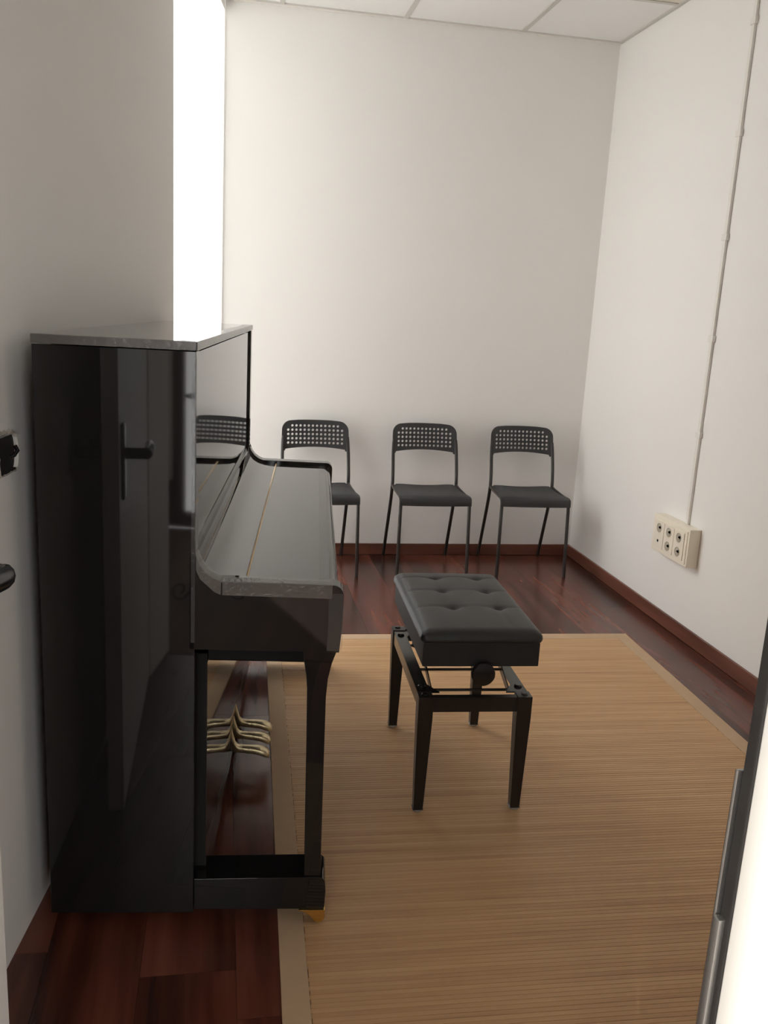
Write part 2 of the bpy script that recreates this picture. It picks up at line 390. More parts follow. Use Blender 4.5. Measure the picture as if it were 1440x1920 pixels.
# local x runs from hinge to free edge, local -y is the room face, local +y the wall side
obj('leaf', bx(0, DLEN, 0, .04, .012, 2.04), 'door', door, bevel=.002)
hdl = None
for sgn, yb in ((-1, 0.), (1, .04)):
    bm = bmesh.new()
    box(bm, DLEN-.085, DLEN-.04, yb+min(0, sgn*.009), yb+max(0, sgn*.009), .84, 1.03)
    rose = obj('rose', bm, 'black_gloss', door, bevel=.004, label='black handle plate')
    bm = bmesh.new(); zc = .955; xk = DLEN-.062
    path = smoothpath([(xk, yb+sgn*.006, zc), (xk, yb+sgn*.040, zc), (xk-.004, yb+sgn*.056, zc), (xk-.02, yb+sgn*.062, zc), (xk-.07, yb+sgn*.062, zc+.003), (xk-.118, yb+sgn*.058, zc+.001)], 5)
    n = len(path); tube(bm, path, [.0115 if i < n*.35 else .0125 for i in range(n)], 12)
    bmesh.ops.scale(bm, vec=(1, 1, 1.25), verts=bm.verts, space=Matrix.Translation((0, 0, -zc)))
    obj('lever', bm, 'black_gloss', rose, label='black lever')

# ------------------------------------------------------------------ wall switch with broken plaster
sw = thing('wall_switch', 'loose white wall switch with a dark opening and chipped plaster, at the left edge', 'switch', wl(.232, 0, 1.035), -TL)
# local y along the wall (away from the camera), local x out of the wall
bm = bmesh.new(); rnd = random.Random(3)
ring = []
for k in range(40):
    a = 2*math.pi*k/40; c, s_ = math.cos(a), math.sin(a)
    rr_ = .048/max(abs(c), abs(s_))*rnd.uniform(.93, 1.07)
    ring.append((c*rr_*.95, s_*rr_*.86))
A = [bm.verts.new((.0008, y, z)) for y, z in ring]; B = [bm.verts.new((.007, y*.9, z*.9)) for y, z in ring]; Cc = [bm.verts.new((.0012, y*.78, z*.78)) for y, z in ring]
for k in range(40):
    k2 = (k+1) % 40
    bm.faces.new((A[k], A[k2], B[k2], B[k])); bm.faces.new((B[k], B[k2], Cc[k2], Cc[k]))
obj('plaster_rim', bm, 'plaster', sw, label='chipped grey plaster')
obj('back_box', bx(.001, .006, -.036, .040, -.038, .031), 'dark', sw, bevel=.001, label='dark open wall box')
bm = bmesh.new()
prof = []
for k in range(13):
    a = math.pi*(k/12-.5); prof.append((.030+.010*math.cos(a)+.008, .032*math.sin(a)))
inner = [(y-.014, z*.94) for y, z in reversed(prof)]
prism(bm, [(y, z) for y, z in prof]+inner, .001, .014, f=lambda y, z, v: (v, y, z))
obj('cover_plate', bm, 'white_plate', sw, bevel=.0015, label='white curved cover')
bm = bmesh.new(); tube(bm, [(.002, .008, -.012), (.012, .016, -.006), (.016, .024, .002), (.010, .028, .010)], .004, 8)
obj('wire', bm, 'black_gloss', sw, label='black wire end')

# ------------------------------------------------------------------ bamboo mat
MA = R(1.7)
mat = thing('bamboo_mat', 'tan bamboo slat mat with a beige cloth border under the bench', 'rug', (1.752, 3.402, 0), -MA)
MW, ML, BW = 1.566, 2.46, .056                  # local x from -MW to 0, local y from -ML to 0
obj('backing', bx(-MW+.01, -.01, -ML+.01, -.01, .0005, .0022), 'mat_base', mat, smooth=0)
pitch = .0118; n = int((ML-2*BW)/pitch)
sm_ = mesh_of('slat', bx(-(MW-2*BW)/2, (MW-2*BW)/2, -pitch/2+.0003, pitch/2-.0003, 0, .0034), 'bamboo', bevel=.0006, seg=1, smooth=0)
for k in range(n):
    o = bpy.data.objects.new('slat', sm_); COL.objects.link(o); o.parent = mat
    o.location = (-MW/2+random.uniform(-.0015, .0015), -BW-pitch*(k+.5), .0022+random.uniform(-.0002, .0002))
for (a, b, c, d) in ((-MW, 0, -BW, 0), (-MW, 0, -ML, -ML+BW), (-MW, -MW+BW, -ML+BW, -BW), (-BW, 0, -ML+BW, -BW)):
    obj('border', bx(a, b, c, d, .0003, .0066), 'mat_cloth', mat, bevel=.002, label='beige cloth border')

# ------------------------------------------------------------------ piano
PA = R(5.8213)
pn = thing('upright_piano', 'glossy black upright piano with brass pedals and protective film on its edges', 'piano', (-.3592, 1.7423, 0), -PA)
L_, D1, D2, PH = 1.4646, .3123, .606, 1.257     # local x = out of the wall (u), y = along the keyboard (v), z up
U0 = .012
lq = 'lacquer'
for v0 in (0, L_-.045):
    obj('side_panel', bx(U0, D1, v0, v0+.045, .036, PH-.018), lq, pn, bevel=.0015)
obj('back_panel', bx(U0+.004, U0+.05, .045, L_-.045, .06, PH-.02), 'lacquer_soft', pn)
lid = obj('top_lid', bx(U0-.001, D1+.0015, -.002, L_+.004, PH-.0165, PH), lq, pn, bevel=.002)
obj('upper_panel', bx(D1-.030, D1-.006, .046, L_-.046, .72, PH-.022), lq, pn, bevel=.001)
obj('bottom_panel', bx(D1-.005, .333, .046, L_-.046, .125, .60), lq, pn, bevel=.0015)
obj('bottom_rail', bx(D1-.02, .333, .046, L_-.046, .046, .123), lq, pn, bevel=.001)
for v0 in (.040, L_-.046): obj('panel_edge_shade', bx(D1-.004, .3325, v0, v0+.006, .125, .62), 'shade_black', pn)  # added black strips stand in for shade, hiding the mirrored hall
# cheeks: curved arm profile
def arm_profile(inset=0., lower=.645, top=.789, front=.609):
    P = [(D1-.012, lower), (D1-.012, .850-inset)]
    P += [(.3135, .842-inset), (.320, .824-inset), (.332, .8075-inset), (.346, .797-inset), (.362, .791-inset)]
    P += [(.56, top-inset), (front-.022, top-inset)]
    for k in range(1, 7):
        a = R(90-15*k); P.append((front-.022-inset+.022*math.cos(a), top-.022-inset+.022*math.sin(a)))
    P += [(front-.001-inset, .70), (front-.005-inset, lower)]
    return P
for v0 in (0, L_-.045):
    bm = bmesh.new(); prism(bm, arm_profile(), v0, v0+.045); obj('arm', bm, lq, pn, bevel=.0015)
# fallboard: rear curved part, brass hinge, front lid
def sweep(bm, line, th, v0, v1):
    n = len(line); up_ = []
    for i, (a, b) in enumerate(line):
        p, q = line[max(i-1, 0)], line[min(i+1, n-1)]; t = Vector((q[0]-p[0], q[1]-p[1])).normalized()
        up_.append((a+t.y*th, b-t.x*th))
    prism(bm, line+list(reversed(up_)), v0, v1)
FZ = -.010
rear = [(.3135, .850+FZ), (.316, .834+FZ), (.323, .818+FZ), (.334, .806+FZ), (.348, .7975+FZ), (.365, .7925+FZ), (.385, .7905+FZ), (.4065, .7895+FZ)]
bm = bmesh.new(); sweep(bm, [(p.x, p.y) for p in smoothpath([(a, b, 0) for a, b in rear], 4)], .012, .0465, L_-.0465)
fb = obj('fallboard', bm, lq, pn, smooth=50)
front = [(.4115, .7895+FZ), (.50, .7885+FZ), (.578, .788+FZ)]+[(.578+.022*math.sin(R(a)), .766+FZ+.022*math.cos(R(a))) for a in range(15, 91, 15)]+[(.600, .70)]
bm = bmesh.new(); sweep(bm, front, .014, .0465, L_-.0465)
lidf = obj('fallboard_lid', bm, lq, pn, smooth=40)
bm = bmesh.new(); tube(bm, [(.409, .047, .7885+FZ), (.409, L_-.047, .7885+FZ)], .0028, 8)
obj('hinge', bm, 'hinge', fb, label='brass hinge strip')
obj('keyslip', bx(.575, .598, .0465, L_-.0465, .640, .70), lq, pn, bevel=.001)
obj('keybed', bx(.334, .575, .0465, L_-.0465, .605, .645), 'shade_black', pn, bevel=.002)
# legs, toes, casters
legprof = [(.530, .6455), (.5335, .62), (.5385, .592), (.541, .565), (.5435, .45), (.549, .1235), (.585, .1235), (.5825, .35), (.581, .545), (.5835, .585), (.590, .618), (.599, .6455)]
for v0, s in ((.004, 1), (L_-.004, -1)):
    bm = bmesh.new(); prism(bm, legprof, min(v0, v0+s*.048), max(v0, v0+s*.048)); obj('leg', bm, lq, pn, bevel=.0012)
    toe = [(D1+.001, .044), (D1+.001, .1185), (.575, .1235)]+[(.580+.016*math.sin(R(a)), .1075+.016*math.cos(R(a))) for a in (0, 20, 40, 60, 80)]+[(.5975, .09), (.5965, .048), (.592, .044)]
    va, vb = (0, .085) if s > 0 else (L_-.085, L_)
    bm = bmesh.new(); prism(bm, toe, va, vb); obj('toe_block', bm, lq, pn, bevel=.0015)
    for uu_, far in ((.566, 0), (.16, 1)):
        vm = (va+.018 if s > 0 else vb-.018) if uu_ > .3 else (va+.20 if s > 0 else vb-.20)
        zt_ = .044 if not far else .036
        bm = bmesh.new()
        for dv_ in (-.017, .014):
            prism(bm, [(uu_-.022, zt_-.0005), (uu_+.030, zt_-.0005), (uu_+.030, .019), (uu_+.027, .012), (uu_+.018, .0085), (uu_+.008, .012), (uu_+.001, .025), (uu_-.012, .034)], vm+dv_, vm+dv_+.003)
        box(bm, uu_-.026, uu_+.032, vm-.022, vm+.022, zt_-.003, zt_-.0002)
        c_ = obj('caster', bm, 'brass' if uu_ > .3 else 'steel', pn, bevel=.0006, label='brass caster' if uu_ > .3 else None)
        bm = bmesh.new(); lathe(bm, [(0, -.0125), (.0125, -.0125), (.0145, -.010), (.0145, .010), (.0125, .0125), (0, .0125)], 20, Matrix.Translation((uu_+.018, vm-.0005, .0152 if uu_ < .3 else .0215)) @ Matrix.Rotation(R(90), 4, 'X'))
        obj('wheel', bm, 'brass' if uu_ > .3 else 'steel', c_)
# pedals
for i, vm in enumerate((.645, .715, .785)):
    dz = (-.006, 0, .004)[i]
    bm = bmesh.new()
    secs = [(.3335, .0055, .080, .152), (.338, .007, .080, .134), (.344, .0095, .0795, .112), (.352, .0115, .079, .102), (.372, .013, .078, .099), (.395, .0145, .0765, .0985), (.412, .0175, .074, .097), (.426, .0195, .070, .0935), (.436, .0175, .066, .087), (.4425, .011, .0655, .079)]
    rings = []
    for u_, hw_, z0, z1 in secs:
        zc_, hz = (z0+z1)/2+dz, (z1-z0)/2
        rings.append([bm.verts.new((u_, vm+hw_*math.copysign(abs(math.cos(a))**.7, math.cos(a)), zc_+hz*math.copysign(abs(math.sin(a))**.7, math.sin(a)))) for a in [2*math.pi*k/14 for k in range(14)]])
    for a, b in zip(rings, rings[1:]):
        for k in range(14): bm.faces.new((a[k], a[(k+1) % 14], b[(k+1) % 14], b[k]))
    bm.faces.new(rings[0]); bm.faces.new(rings[-1])
    pd = obj('pedal', bm, 'brass_dull', pn, smooth=60, label='brass pedal in clear wrap')
# protective film strips on the edges
e_ = .0006
bm = bmesh.new()                                  # along the outside top edge of the near arm, folded over
top_line = [(.366, .7905)]+[(.366+.01*k, .789+.0015*(1-k/20)) for k in range(1, 21)]+[(.585, .789)]
rowA = [(u_, -e_, z-.028) for u_, z in top_line]; rowB = [(u_, -e_, z-.001) for u_, z in top_line]; rowC = [(u_, .001, z+e_) for u_, z in top_line]; rowD = [(u_, .030, z+e_) for u_, z in top_line]
sheet(bm, [rowA, rowB, rowC, rowD], .0003); obj('film_strip', bm, 'film', pn, smooth=30, label='greyish plastic film on the near arm')
bm = bmesh.new(); cu = [(.314, .843), (.320, .8245), (.332, .8078), (.346, .7973), (.363, .7912)]
dn = [(.0, -.030), (.002, -.030), (.006, -.028), (.003, -.028), (.0, -.028)]
sheet(bm, [[(a+d[0], -e_, b+d[1]) for (a, b), d in zip(cu, dn)], [(a, -e_, b) for a, b in cu], [(a+.0006, .001, b+e_) for a, b in cu], [(a+.0006, .040, b+e_) for a, b in cu]], .0003)
obj('film_strip', bm, 'film', pn, smooth=30, label='plastic film on the near curve')
bm = bmesh.new()                                  # front corner of the near arm
fr = [(.6095-.0005*abs(k-3), .772-.0205*k) for k in range(0, 7)]
sheet(bm, [[(a-.030, -e_, b) for a, b in fr], [(a-.001, -e_, b) for a, b in fr], [(a+e_, .002, b) for a, b in fr], [(a+e_, .040, b) for a, b in fr]], .0003)
obj('film_strip', bm, 'film_clear', pn, smooth=30)
bm = bmesh.new()                                  # top lid, near end
ln = [U0-.001+(D1-U0)*k/16 for k in range(17)]
sheet(bm, [[(a, -.0028, PH-.0162) for a in ln], [(a, -.0028, PH-.001) for a in ln], [(a, 0, PH+e_) for a in ln], [(a, .006, PH+e_) for a in ln]], .0003)
obj('film_strip', bm, 'film', lid, smooth=30)
bm = bmesh.new(); ln = [L_*k/24 for k in range(25)]  # top lid, front edge
sheet(bm, [[(D1+.0024, a, PH-.0162) for a in ln], [(D1+.0024, a, PH-.001) for a in ln], [(D1+.001, a, PH+e_) for a in ln], [(D1-.030-.004*math.sin(a*9), a, PH+e_) for a in ln]], .0003)
obj('film_strip', bm, 'film', lid, smooth=30, label='pale plastic film along the lid edge')
bm = bmesh.new(); hexa(bm, [(D1-.034, -.003, PH+.0005), (D1-.010, -.003, PH+.0005), (D1-.012, .001, PH+.0005), (D1-.036, .001, PH+.0005), (D1-.034, -.006, PH+.013), (D1-.030, -.006, PH+.010), (D1-.031, -.0055, PH+.010), (D1-.034, -.0055, PH+.013)])
obj('film_strip', bm, 'film', lid, smooth=0, label='small upturned flap of film')
bm = bmesh.new(); ln = [.05+(L_-.10)*k/30 for k in range(31)]   # front edge of the closed key lid
sheet(bm, [[(.560, a, .7885+FZ+e_) for a in ln], [(.579, a, .7882+FZ+e_) for a in ln], [(.593, a, .782+FZ+e_) for a in ln], [(.6005, a, .768+FZ+.001) for a in ln], [(.6012, a, .735) for a in ln]], .0003)
obj('film_strip', bm, 'film_clear', lidf, smooth=60)
bm = bmesh.new(); ln = [.05+.15*k for k in range(9)]   # side panel, front vertical edge
zz = [.66+(PH-.03-.66)*k/12 for k in range(13)]
sheet(bm, [[(D1-.008, -e_, z) for z in zz], [(D1-.0005, -e_, z) for z in zz], [(D1+e_, .001, z) for z in zz], [(D1+e_, .012, z) for z in zz]], .0003)
obj('film_strip', bm, 'film_clear', pn, smooth=30)

# ------------------------------------------------------------------ piano bench
BA = R(2.7)
be = thing('piano_bench', 'black buttoned leatherette piano bench with side height knob, on the bamboo mat', 'bench', (.547, 2.111, .0060), -BA)
ZB = -.0060
X0, X1, Y0, Y1 = -.028, .281, -.020, .516
for ix, (xo, xi) in enumerate(((X0, X0+.040), (X1, X1-.040))):
    for yo, yi in ((Y0, Y0+.040), (Y1, Y1-.040)):
        sx = 1 if ix == 0 else -1; sy = 1 if yo < .2 else -1
        bm = bmesh.new()
        def rg(z, ox, oy, wx, wy): return [(xo+sx*ox, yo+sy*oy, z), (xo+sx*(ox+wx), yo+sy*oy, z), (xo+sx*(ox+wx), yo+sy*(oy+wy), z), (xo+sx*ox, yo+sy*(oy+wy), z)]
        a, b, c = rg(.014+ZB, .006, .006, .026, .026), rg(.285+ZB, 0, 0, .040, .040), rg(.346+ZB, 0, 0, .040, .040)
        ra, rb, rc = [[bm.verts.new(p) for p in q] for q in (a, b, c)]
        for q1, q2 in ((ra, rb), (rb, rc)):
            for k in range(4): bm.faces.new((q1[k], q1[(k+1) % 4], q2[(k+1) % 4], q2[k]))
        bm.faces.new(ra); bm.faces.new(rc)
        lg = obj('leg', bm, 'bench_wood', be, bevel=.0015)
        bm = bmesh.new(); lathe(bm, [(0, 0), (.012, 0), (.0145, .003), (.0145, .008), (.010, .0125), (0, .0125)], 18, Matrix.Translation((xo+sx*.019, yo+sy*.019, 0)))
        obj('foot_pad', bm, 'clear_foot', lg, label='clear plastic foot')
        bm = bmesh.new(); lathe(bm, [(.009, 0), (.009, .002), (.007, .0045), (0, .005)], 14, Matrix.Translation((xo+sx*.018, yo+sy*.018, .346+ZB)))
        obj('bolt', bm, 'steel', lg)
obj('end_rail', bx(X0+.040, X1-.040, Y0+.003, Y0+.024, .303+ZB, .344+ZB), 'bench_wood', be, bevel=.001)
obj('end_rail', bx(X0+.040, X1-.040, Y1-.024, Y1-.003, .303+ZB, .344+ZB), 'bench_wood', be, bevel=.001)
# steel side rails: angle section between near and far legs, with bolts
for s, xo in ((1, X0+.003), (-1, X1-.003)):
    bm = bmesh.new(); xa, xb = sorted((xo, xo+s*.003)); box(bm, xa, xb, Y0+.041, Y1-.041, .306+ZB, .343+ZB)
    xa, xb = sorted((xo, xo+s*.034)); box(bm, xa, xb, Y0+.041, Y1-.041, .3405+ZB, .3435+ZB)
    for ye in (Y0+.041, Y1-.041):
        xa, xb = sorted((xo+s*.034, xo+s*.058)); sy = 1 if ye < .2 else -1
        vs = [(xo+s*.034, ye), (xo+s*.060, ye), (xo+s*.034, ye+sy*.05)]
        vb = [bm.verts.new((x, y, .3405+ZB)) for x, y in vs]; vt = [bm.verts.new((x, y, .3435+ZB)) for x, y in vs]
        bm.faces.new(vb); bm.faces.new(vt)
        for k in range(3): bm.faces.new((vb[k], vb[(k+1) % 3], vt[(k+1) % 3], vt[k]))
    sr = obj('side_rail', bm, 'steel', be, smooth=0)
    for yb_ in (Y0+.075, Y1-.075):
        bm = bmesh.new(); lathe(bm, [(.011, 0), (.011, .003), (.008, .006), (0, .0065)], 14, Matrix.Translation((xo+s*.017, yb_, .3435+ZB)))
        obj('bolt', bm, 'steel', sr)
# scissor lift: crossed flat links and cross rods under the seat
for s, xo in ((1, X0+.045), (-1, X1-.045)):
    for ya, yb_ in ((.06, .40), (.40, .06)):
        bm = bmesh.new(); d = Vector((0, yb_-ya, .105)); ang = math.atan2(d.z, d.y)
        xx = xo+s*(.0 if ya < .2 else .0045)
        box(bm, xx, xx+s*.003, 0, d.length, -.010, .010, Matrix.Translation((0, ya, .332+ZB)) @ Matrix.Rotation(ang, 4, 'X'))
        obj('scissor_link', bm, 'steel', be, smooth=0)
for yr, zr in ((.075, .325), (.215, .325), (.40, .325)):
    bm = bmesh.new(); tube(bm, [(X0+.006, yr, zr+ZB), (X1-.006, yr, zr+ZB)], .0042, 8); obj('cross_rod', bm, 'steel', be)
for yr in (.06, .40):
    bm = bmesh.new(); tube(bm, [(X0+.04, yr, .430+ZB), (X1-.04, yr, .430+ZB)], .004, 8); obj('cross_rod', bm, 'steel', be)
bm = bmesh.new(); tube(bm, [(.128, -.030, .428+ZB), (.128, .40, .428+ZB)], .005, 8); obj('lift_screw', bm, 'steel', be)
# seat box and buttoned cushion
SX0, SX1, SY0, SY1 = -.034, .292, -.034, .496
obj('seat_box', bx(SX0+.007, SX1-.007, SY0+.006, SY1-.006, .437+ZB, .503+ZB), 'vinyl_box', be, bevel=.003)
bm = bmesh.new()
tufts = [(.085, .178), (.211, .178), (.085, .335), (.211, .335), (.085, .480-.0), (.211, .480-.0)]
tufts = [(SX0+.118, SY0+.195), (SX1-.084, SY0+.195), (SX0+.118, SY0+.345), (SX1-.084, SY0+.345), (SX0+.118, SY0+.485-.03), (SX1-.084, SY0+.485-.03)]
tx = (.083, .211); ty = (.143, .288, .420)
tufts = [(a, b) for b in ty for a in tx]
def rrect(u_, v_, r):
    """unit square (u,v) to a rounded rectangle footprint"""
    x, y = SX0+(SX1-SX0)*u_, SY0+(SY1-SY0)*v_
    cx_, cy_ = min(max(x, SX0+r), SX1-r), min(max(y, SY0+r), SY1-r)
    d = math.hypot(x-cx_, y-cy_)
    if d > r: x, y = cx_+(x-cx_)*r/d, cy_+(y-cy_)*r/d
    return x, y
NX, NY = 56, 84
def seat_z(x, y):
    ex = min(x-SX0, SX1-x); ey = min(y-SY0, SY1-y)
    def edge(d, r=.028): return 1. if d >= r else math.sqrt(max(0, 1-((r-d)/r)**2))
    h = .019*edge(ex)*edge(ey)
    ci = .010*(1-((2*(x-SX0)/(SX1-SX0)-1)**4))*(1-((2*(y-SY0)/(SY1-SY0)-1)**4))
    dip = 0
    for a, b in tufts:
        d = math.hypot(x-a, y-b); dip += .012*math.exp(-(d/.013)**2)+.0045*math.exp(-(d/.035)**2)
    cr = 0
    for b in ty:                                  # creases that run from button to button and to the sides
        t = (x-SX0)/(SX1-SX0); bow = .006*abs(math.sin((x-tx[0])/(tx[1]-tx[0])*math.pi))
        cr += .0030*math.exp(-((y-b-bow)/.006)**2)*min(1, ex/.04)
    for a in tx:
        bow = .005*math.sin((y-ty[0])/(ty[1]-ty[0])*math.pi)
        cr += .0010*math.exp(-((x-a-bow*.3)/.007)**2)*min(1, ey/.05)
    return .516+h+ci-dip-cr
G = [[None]*(NY+1) for _ in range(NX+1)]
def ease(t): return .5-.5*math.cos(math.pi*t)
for i in range(NX+1):
    for j in range(NY+1):
        u_ = .55*(i/NX)+.45*ease(i/NX); v_ = .6*(j/NY)+.4*ease(j/NY)
        x, y = rrect(u_, v_, .02); G[i][j] = bm.verts.new((x, y, seat_z(x, y)+ZB))
for i in range(NX):
    for j in range(NY): bm.faces.new((G[i][j], G[i+1][j], G[i+1][j+1], G[i][j+1]))
loop = [G[i][0] for i in range(NX+1)]+[G[NX][j] for j in range(1, NY+1)]+[G[i][NY] for i in range(NX-1, -1, -1)]+[G[0][j] for j in range(NY-1, 0, -1)]
prev = loop; cx, cy = (SX0+SX1)/2, (SY0+SY1)/2
for dz, gr in ((.513, .0015), (.508, .0005), (.5045, -.002), (.503, -.008)):
    cur = []
    for v in loop:
        x, y = v.co.x, v.co.y
        x2 = x+(gr if x > cx+.155 else -gr if x < cx-.155 else 0); y2 = y+(gr if y > cy+.26 else -gr if y < cy-.26 else 0)
        cur.append(bm.verts.new((x2, y2, dz+ZB)))
    for k in range(len(loop)):
        k2 = (k+1) % len(loop); bm.faces.new((prev[k], cur[k], cur[k2], prev[k2]))
    prev = cur
bm.faces.new(prev)
cu_ = obj('cushion', bm, 'vinyl', be, smooth=80)
for a, b in tufts:
    bm = bmesh.new(); lathe(bm, [(.0055, 0), (.005, .0015), (.003, .0028), (0, .003)], 12, Matrix.Translation((a, b, seat_z(a, b)+ZB-.0008)))
    obj('button', bm, 'vinyl', cu_)
bm = bmesh.new(); lathe(bm, [(0, -.014), (.011, -.014), (.013, -.002), (.029, .0), (.0315, .004), (.0315, .014), (.029, .018), (.022, .0195), (0, .0205)], 28, Matrix.Translation((.128, -.050, .430+ZB)) @ Matrix.Rotation(R(90), 4, 'X'))
obj('height_knob', bm, 'black_gloss', be)

# ------------------------------------------------------------------ perforated chairs
def backrest_mesh():
    cu = bpy.data.curves.new('b', 'CURVE'); cu.dimensions = '2D'; cu.fill_mode = 'BOTH'; cu.extrude = .0035
    def spl(pts):
        s = cu.splines.new('POLY'); s.points.add(len(pts)-1)
        for p, q in zip(s.points, pts): p.co = (q[0], q[1], 0, 1)
        s.use_cyclic_u = True
    W, ZT, ZB0, rc = .178, .751, .594, .048
    out = []
    for k in range(9): a = R(90*k/8); out.append((W-.003-rc+rc*math.cos(a), ZT-.004-rc+rc*math.sin(a)))
    for k in range(1, 6): t = k/6; x = (W-rc)*(1-2*t); out.append((x, ZT-.004+.004*(1-(x/W)**2)))
    for k in range(9): a = R(90+90*k/8); out.append((-W+.003+rc+rc*math.cos(a), ZT-.004-rc+rc*math.sin(a)))
    out += [(-W, ZB0+.01), (-W, ZB0), (-W+.018, ZB0)]
    for k in range(0, 11): x = -W+.022+(2*W-.044)*k/10; out.append((x, ZB0+.006+.013*(1-(x/W)**2)))
    out += [(W-.018, ZB0), (W, ZB0), (W, ZB0+.01)]
    spl(out)
    for r_ in range(5):
        cols = range(14) if r_ else range(1, 13)
        for c in cols:
            x = (c-6.5)*.0218; z = ZT-.030-.0218*r_
            spl([(x+.0066*math.cos(2*math.pi*k/12), z+.0066*math.sin(2*math.pi*k/12)) for k in range(12)])
    o = bpy.data.objects.new('b', cu); COL.objects.link(o)
    dg = bpy.context.evaluated_depsgraph_get(); me = bpy.data.meshes.new_from_object(o.evaluated_get(dg)); bpy.data.objects.remove(o); bpy.data.curves.remove(cu)
    bm = bmesh.new(); bm.from_mesh(me); bpy.data.meshes.remove(me)
    bmesh.ops.remove_doubles(bm, verts=bm.verts, dist=1e-5)
    for k in range(-7, 8): bmesh.ops.bisect_plane(bm, geom=bm.verts[:]+bm.edges[:]+bm.faces[:], plane_co=(k*.0218+.0001, 0, 0), plane_no=(1, 0, 0))
    for v in bm.verts:
        x, z, t = v.co.x, v.co.y, v.co.z
        y = .108+(z-.594)*.20 + .022*(1-(x/.178)**2) - t
        v.co = (x, y, z)
    return bm
def make_chair(label, loc, rz, group):
    t = thing('perforated_chair', label, 'chair', loc, rz, group)
    obj('backrest', backrest_mesh(), 'plastic', t, smooth=25)
    # seat shell
    bm = bmesh.new(); rows = []
    prof = [(.020, .441), (.0, .4365), (-.05, .430), (-.11, .4275), (-.17, .4275), (-.215, .4265), (-.232, .4235), (-.243, .4165), (-.2485, .406), (-.2505, .393), (-.251, .377)]
    prof = [(p.x, p.y) for p in smoothpath([(a, b, 0) for a, b in prof], 3)]
    for a, (y, z) in enumerate(prof):
        s_ = min(1, max(0, (.020-y)/.24)); hw = .158+.030*s_**.8
        row = []
        for k in range(17):
            q = k/8-1; sag = .010*(1-q*q)*max(0, 1-s_*.8); crv = -.006*(abs(q)**6)*(1 if y > -.24 else 0)
            row.append((q*hw, y+.048, z-sag+crv))
        rows.append(row)
    sheet(bm, rows, .006); obj('seat', bm, 'dimple', t, smooth=50)
    r_ = .0088
    for s_ in (-1, 1):
        bm = bmesh.new()   # rear leg runs on into the back upright
        tube(bm, smoothpath([(s_*.177, .205, 0), (s_*.176, .150, .16), (s_*.175, .092, .33), (s_*.175, .074, .40), (s_*.1745, .069, .45), (s_*.174, .078, .51), (s_*.1735, .097, .58), (s_*.171, .112, .64), (s_*.168, .118, .67)], 4), r_, 10)
        obj('rear_leg', bm, 'tube', t)
        bm = bmesh.new()
        tube(bm, smoothpath([(s_*.184, -.214, 0), (s_*.182, -.202, .20), (s_*.180, -.192, .37), (s_*.179, -.186, .395), (s_*.178, -.165, .412), (s_*.176, -.10, .416), (s_*.175, .02, .424), (s_*.1745, .066, .430)], 4), r_, 10)
        obj('front_leg', bm, 'tube', t)
    bm = bmesh.new(); tube(bm, [(-.170, .062, .424), (.170, .062, .424)], .007, 8); obj('seat_crossbar', bm, 'tube', t)
    bm = bmesh.new(); tube(bm, [(-.172, -.150, .409), (.172, -.150, .409)], .007, 8); obj('seat_crossbar', bm, 'tube', t)
    return t
CG = 'perforated chairs along the back wall'
ch = make_chair('black perforated chair partly hidden by the piano, leftmost of three', (.487, 4.445, 0), R(2.5), CG)
spots = [((1.070, 4.450, 0), R(.5), 'black perforated chair in the middle of the row, behind the bench'),
         ((1.612, 4.455, 0), R(-1.5), 'black perforated chair in the right corner of the room')]
for loc, rz, lab in spots:
    c = copy_tree(ch); c.location = loc; c.rotation_euler = (0, 0, rz); c['label'] = lab

# ------------------------------------------------------------------ socket box and conduit on the right wall
so = thing('socket_box', 'ivory surface box of five wall sockets at the foot of the conduit', 'socket', (XR, 3.463, .418), 0)
# local -x out of the wall, local y away from the camera
D_ = .052
obj('housing', bx(-D_, -.0005, -.160, .160, -.083, .083), 'ivory', so, bevel=.004)
obj('face_frame', bx(-D_-.004, -D_+.001, -.148, .148, -.072, .072), 'ivory', so, bevel=.002)
for k, y in enumerate((.088, 0., -.088)):
    md = obj('socket_module', bx(-D_-.008, -D_-.003, y-.042, y+.042, -.060, .060), 'ivory2', so, bevel=.0015)
    for z in ((.031, -.031) if k else (.031,)):
        bm = bmesh.new(); mt = Matrix.Translation((-D_-.0082, y, z)) @ Matrix.Rotation(R(-90), 4, 'Y')
        lathe(bm, [(.021, 0), (.021, .0012), (.0195, .0012), (.0185, -.0), (.018, .0003), (0, .0003)], 22, mt)
        so_ = obj('socket', bm, 'socket_in', md, label='round recessed outlet')
        bm = bmesh.new(); vs = [bm.verts.new((-D_-.0090, y+a, z+b)) for a, b in ((-.017, .003), (-.012, .011), (.004, .004), (.006, .0), (-.012, -.004))]
        bm.faces.new(vs); bmesh.ops.solidify(bm, geom=bm.faces[:], thickness=.0004); obj('dark_wedge', bm, 'dark', md, smooth=0, label='dark wedge on the outlet')  # flat dark wedge laid on the outlet disc
    if not k:
        bm = bmesh.new(); lathe(bm, [(.006, 0), (.006, .0015), (0, .0015)], 12, Matrix.Translation((-D_-.0082, y, -.028)) @ Matrix.Rotation(R(-90), 4, 'Y'))
        obj('pilot_hole', bm, 'dark', md, label='small dark hole')
co = thing('cable_conduit', 'thin white cable conduit with clips rising from socket box to ceiling', 'conduit', (XR, 3.414, 0), 0)
obj('channel', bx(-.0115, -.0005, -.0105, .0105, .5015, ZC-.004), 'pvc', co, bevel=.002)
for z in (2.483, 2.080, 1.689, 1.287, .889):
    obj('clip', bx(-.0150, -.0005, -.0185, .0185, z-.013, z+.013), 'pvc', co, bevel=.002)

